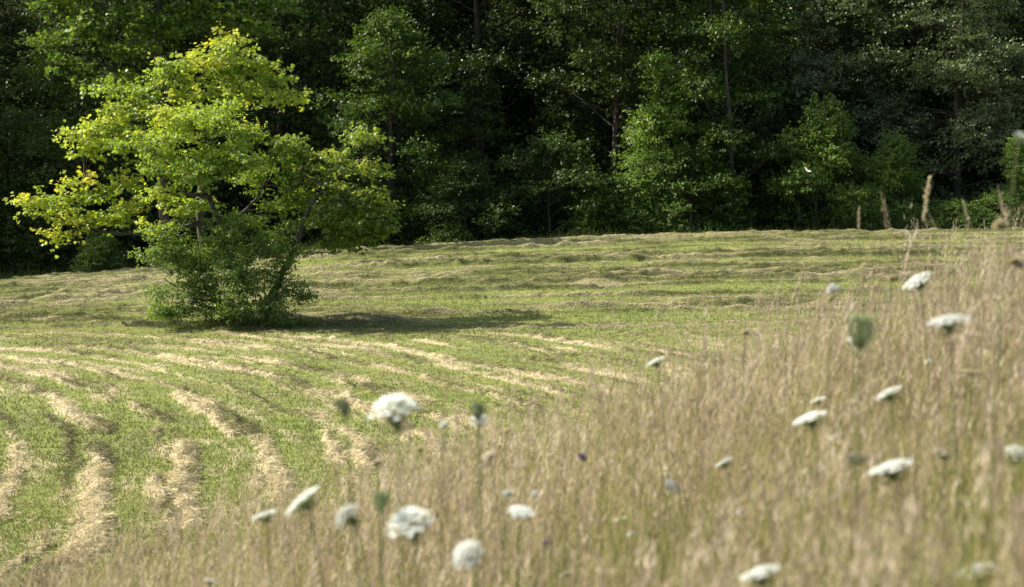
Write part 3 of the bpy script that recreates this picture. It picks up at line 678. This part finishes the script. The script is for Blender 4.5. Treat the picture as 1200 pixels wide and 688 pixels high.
PENT = np.array([[math.cos(a) * r, math.sin(a) * r, 0] for i in range(10) for a, r in [(i * math.pi / 5, 1.0 if i % 2 == 0 else .55)]])
def umbel_meshes(seed, kind):
    """unit umbel: radius 0.5, centre of head at origin, stem joins at (0,0,-h)"""
    rng = np.random.default_rng(seed); tb = Tubes(); P = []; S = []; D = []
    dome = .10 if kind == 'open' else .30
    nu = 34; gi = np.arange(nu); rad = .43 * np.sqrt((gi + .5) / nu); an = gi * 2.39996
    jx = -.22 if kind == 'open' else (-.34 if kind == 'dome' else -.7)
    for r_, a in zip(rad, an):
        r2 = r_ * rng.uniform(.92, 1.08)
        if kind == 'closed':
            tip = np.array([math.cos(a) * r2 * .72, math.sin(a) * r2 * .72, .05 + .16 * (r2 / .45)])
            mid = np.array([math.cos(a) * r2 * 1.15, math.sin(a) * r2 * 1.15, -.28])
        else:
            tip = np.array([math.cos(a) * r2, math.sin(a) * r2, dome * (1 - (r2 / .45) ** 2) + rng.normal(0, .012)]); mid = tip * .55 + np.array([0, 0, jx]) * .42
        t = np.linspace(0, 1, 5)[:, None]; b = (1 - t) ** 2 * np.array([0, 0, jx]) + 2 * t * (1 - t) * mid + t * t * tip
        tb.add(b, .011 if kind != 'closed' else .018, 4, rng.random())
        nf = 34; q = rng.normal(0, 1, (nf, 3)); q = norm(q) * (rng.random(nf) ** .5)[:, None] * [.068, .068, .022]
        if kind == 'closed': q *= [.6, .6, 2.0]
        P.append(tip + q); D.append(np.repeat(norm(np.array([[math.cos(a) * r_ * .8, math.sin(a) * r_ * .8, 1.0]])), nf, 0) + rng.normal(0, .35, (nf, 3)))
        S.append(rng.uniform(.02, .034, nf))
    for k in range(9):   # bracts
        a = k * .7; tb.add([[0, 0, jx], [math.cos(a) * .2, math.sin(a) * .2, jx - .02], [math.cos(a) * .36, math.sin(a) * .36, jx + .06]], [.012, .01, .004], 4, .5)
    P = np.concatenate(P); N_ = norm(np.concatenate(D)); S = np.concatenate(S)
    X_ = norm(np.cross(N_, rng.normal(0, 1, N_.shape))); Y2 = np.cross(N_, X_)
    V = P[:, None] + S[:, None, None] * (PENT[None, :, 0:1] * X_[:, None] + PENT[None, :, 1:2] * Y2[:, None])
    F = np.arange(len(P) * 10).reshape(-1, 10)
    V = V.reshape(-1, 3)
    return tb.mesh('rays', M_STEM if kind != 'closed' else M_BUD), V, F, np.repeat(rng.random(len(P)), 10), jx
UM = {}
for kind, mats in (('open', (M_WHITE, M_GREYF)), ('dome', (M_WHITE, M_GREYF)), ('closed', (M_BUD,))):
    for s in range(2):
        ry, V, F, A, jx = umbel_meshes(400 + s * 7 + len(kind), kind)
        for mi, mt in enumerate(mats): UM[(kind, s, mi)] = (ry, mesh_np('florets', V, [F], [mt], attrs={'var': A}), jx)
def pom_mesh(seed, mat):
    rng = np.random.default_rng(seed); n = 90; d = norm(rng.normal(0, 1, (n, 3))); d[:, 2] = np.abs(d[:, 2]) * .9 - .15
    V, F = leaves(d * .12, d, rng.normal(0, 1, (n, 3)), rng.uniform(.3, .42, n), RH)
    return mesh_np('petals', V, [F], [mat], attrs={'var': np.repeat(rng.random(n), 4)})
POM = {'white': pom_mesh(1, M_WHITE), 'grey': pom_mesh(2, M_GREYF), 'purple': pom_mesh(3, M_PURP)}

def stem_obj(top, root_xy, base, parent, r=.0022, kink=0.0):
    gzv = float(h_base(np.array([root_xy[0]]), np.array([root_xy[1]]))[0])
    a = np.array([root_xy[0], root_xy[1], gzv]); b = np.array(top, float); t = np.linspace(0, 1, 9)[:, None]
    mid = (a + b) / 2 + [kink, 0, .04]
    P = (1 - t) ** 2 * a + 2 * t * (1 - t) * mid + t * t * b
    tb = Tubes(); tb.add(P - base, np.linspace(r * 1.5, r * .8, 9), 6, .5)
    return obj('stem', tb.mesh('stem', M_STEM), parent)

def carrot(px, py, wpx, kind, d, tilt, az, label, faded=0, hs=1.0, cat='flower', sd=0, group='wild carrot flowers in the meadow'):
    """head centre at pixel (px,py), width wpx px, distance d; tilt = lean of the head axis, az = the direction it leans towards"""
    d = d * 1.10; c = np.array(unp(px, py, d)); size = wpx / FPX * d
    if kind == 'closed': size *= 1.25
    ax = np.array([math.sin(tilt) * math.cos(az), math.sin(tilt) * math.sin(az) - (.25 if kind == 'dome' else .08), math.cos(tilt)]); ax /= np.linalg.norm(ax)
    ry, fl, jx = UM[(kind, sd, faded)]
    jt = c + ax * jx * size * hs
    rx = jt[0] - ax[0] * .10 + R.normal(0, .02); ryy = jt[1] - ax[1] * .10 + R.normal(0, .02)
    base = np.array([rx, ryy, float(h_base(np.array([rx]), np.array([ryy]))[0])])
    root = obj('wild_carrot', None, loc=base); tag(root, label, cat, group)
    q = Vector(ax).to_track_quat('Z', 'Y').to_euler()
    u = obj('umbel', ry, root, c - base, q, (size, size, size * hs))
    obj('florets', fl, u)
    stem_obj(jt, (rx, ryy), base, root, .0022 if size > .035 else .0015, -ax[0] * .06)
    return root

def pom(px, py, wpx, d, col, label, name='scabious_flower', group='small round flower heads in the meadow'):
    d = d * 1.05
    c = np.array(unp(px, py, d)); s = wpx / FPX * d
    rx, ryy = c[0] - .03, c[1]; base = np.array([rx, ryy, float(h_base(np.array([rx]), np.array([ryy]))[0])])
    root = obj(name, None, loc=base); tag(root, label, 'flower', group)
    obj('flower_head', POM[col], root, c - base, (R.uniform(-.4, .4), R.uniform(-.4, .4), R.uniform(0, 6)), s)
    stem_obj(c, (rx, ryy), base, root, .0013)

PI = math.pi
for a in UMBELS: carrot(*a, sd=R.integers(0, 2))
for a in [
    (572, 535, 22, 'open', 5.0, .6, -2.8, 'faded greenish umbel below the small round white one'),
    (440, 543, 20, 'open', 4.8, .4, 2.8, 'small grey faded umbel under the domed white umbel'),
    (1008, 538, 36, 'open', 3.8, .15, -1.5, 'pinkish grey faded umbel left of the broad ragged one'),
    (1110, 532, 32, 'open', 4.0, .1, -1.5, 'brownish faded umbel right of the broad ragged one'),
    (1142, 437, 30, 'open', 5.4, .2, 1, 'faint faded umbel in the right meadow below the large bright one'),
]: carrot(*a, faded=1)
for a in [
    (1012, 380, 40, 'closed', 3.4, .08, 0, 'large green nest-shaped closed seed head at upper right'),
    (560, 478, 20, 'closed', 4.2, .1, 1, 'small green closed head right above the small round umbel'),
    (445, 585, 24, 'closed', 2.9, .05, 1, 'bright green closed seed head above the big round umbel'),
    (400, 473, 22, 'closed', 3.4, .5, 2.2, 'pale greenish closed head left of the domed umbel'),
]: carrot(*a, hs=.9, group='closed carrot seed heads in the meadow')
for a in [
    (520, 500, 12, 4.8, 'white', 'small pale round flower head left of the small round umbel'),
    (593, 507, 9, 5.0, 'grey', 'tiny dark flower head right of the small round umbel'),
    (594, 582, 14, 4.6, 'white', 'small white round head left above the flat umbel'),
    (977, 340, 17, 5.6, 'white', 'white round flower head left above the green seed head'),
    (974, 352, 13, 5.6, 'grey', 'dark round flower head under the white one by the seed head'),
    (1046, 327, 13, 6.0, 'grey', 'pinkish round flower head left of the greenish tilted umbel'),
    (874, 391, 12, 7.0, 'grey', 'small pale flower head above the grass right of centre'),
    (1013, 312, 9, 6.5, 'grey', 'tiny brown flower head in front of the far windrows at right'),
    (1172, 265, 20, 4.4, 'grey', 'brownish white ragged flower head at the crest line on the right'),
    (1188, 309, 24, 4.4, 'grey', 'ragged pinkish flower head near the right edge of the meadow'),
    (682, 538, 14, 5.0, 'purple', 'small purple flower head in the middle of the meadow'),
    (1028, 652, 16, 3.8, 'purple', 'small purple flower head low at the lower right'),
    (640, 640, 9, 4.2, 'purple', 'tiny purple flower head below the flat umbel'),
    (741, 630, 11, 5.0, 'white', 'tiny white flower head low in the grass right of the flat umbel'),
    (870, 604, 10, 4.6, 'white', 'tiny white flower head above the large umbel at the bottom edge'),
    (985, 572, 10, 4.8, 'white', 'tiny white flower head left below the broad ragged umbel'),
    (1172, 600, 12, 4.4, 'white', 'tiny white flower head below the umbel cut by the right edge'),
    (1090, 425, 9, 5.6, 'white', 'tiny pale flower head below the large bright umbel'),
    (812, 470, 9, 6.4, 'grey', 'tiny faded flower head in the grass below the pale greenish umbel'),
    (491, 530, 11, 4.8, 'grey', 'small greyish head under the right side of the domed umbel'),
]: pom(*a)

# grass spikes that stand against the forest
def spike(px, py, lpx, d, lean, label):
    c = np.array(unp(px, py, d)); L = lpx / FPX * d; ax = norm(np.array([lean, 0, 1.]))
    rng = R; n = 170; t = rng.random(n); P = c + ax * (t - .1)[:, None] * L + rng.normal(0, 1, (n, 3)) * (L * .022) * np.sin(np.pi * np.clip(t, .08, .95))[:, None]
    rx, ryy = c[0] - lean * .25, c[1]; base = np.array([rx, ryy, float(h_base(np.array([rx]), np.array([ryy]))[0])])
    root = obj('grass_stalk', None, loc=base); tag(root, label, 'grass stalk', 'grass stalks rising against the forest')
    V, F = leaves(P, ax + rng.normal(0, .35, (n, 3)), rng.normal(0, 1, (n, 3)), rng.uniform(.07, .11, n) * L, RH * [.35, 1, 1])
    obj('seed_head', mesh_np('seed_head', V - base, [F], [M_SPIKE], attrs={'var': np.repeat(rng.random(n), 4)}), root)
    stem_obj(c + ax * L * .8, (rx, ryy), base, root, .0012)
spike(1006, 268, 28, 7.6, .02, 'short straight grass head against the forest, leftmost of the four')
spike(1082, 255, 52, 7.0, .14, 'tallest tan grass head standing against the forest at right')
spike(1097, 268, 20, 7.0, -.5, 'small grass head bent left beside the tallest one')
spike(1134, 256, 24, 7.5, -.3, 'thin grass head leaning left near the right end of the crest')

# butterfly in front of the dark hollow
bc = np.array(unp(945, 201, 30)); s_ = .055
bf = obj('butterfly', None, loc=bc, rot=(.3, .5, .6)); tag(bf, 'small white butterfly in the air before the dark forest hollow', 'butterfly')
wing = np.array([[0, -.3, 0], [.35, -.75, .25], [.85, -.5, .6], [.95, .1, .7], [1.1, .8, .8], [.5, .75, .4], [0, .35, 0]])
for sx in (1, -1):
    obj('wing', mesh_np('wing', wing * [sx * s_, s_, s_], [np.arange(7)[None]], [M_WHITE], attrs={'var': np.full(7, .8)}), bf)
tb = Tubes(); tb.add(np.array([[0, -.7, 0], [0, -.4, 0], [0, 0, 0.03], [0, .4, 0.03], [0, .6, 0]]) * s_, np.array([.02, .07, .1, .09, .02]) * s_, 6)
obj('body', tb.mesh('body', M_BARK), bf)
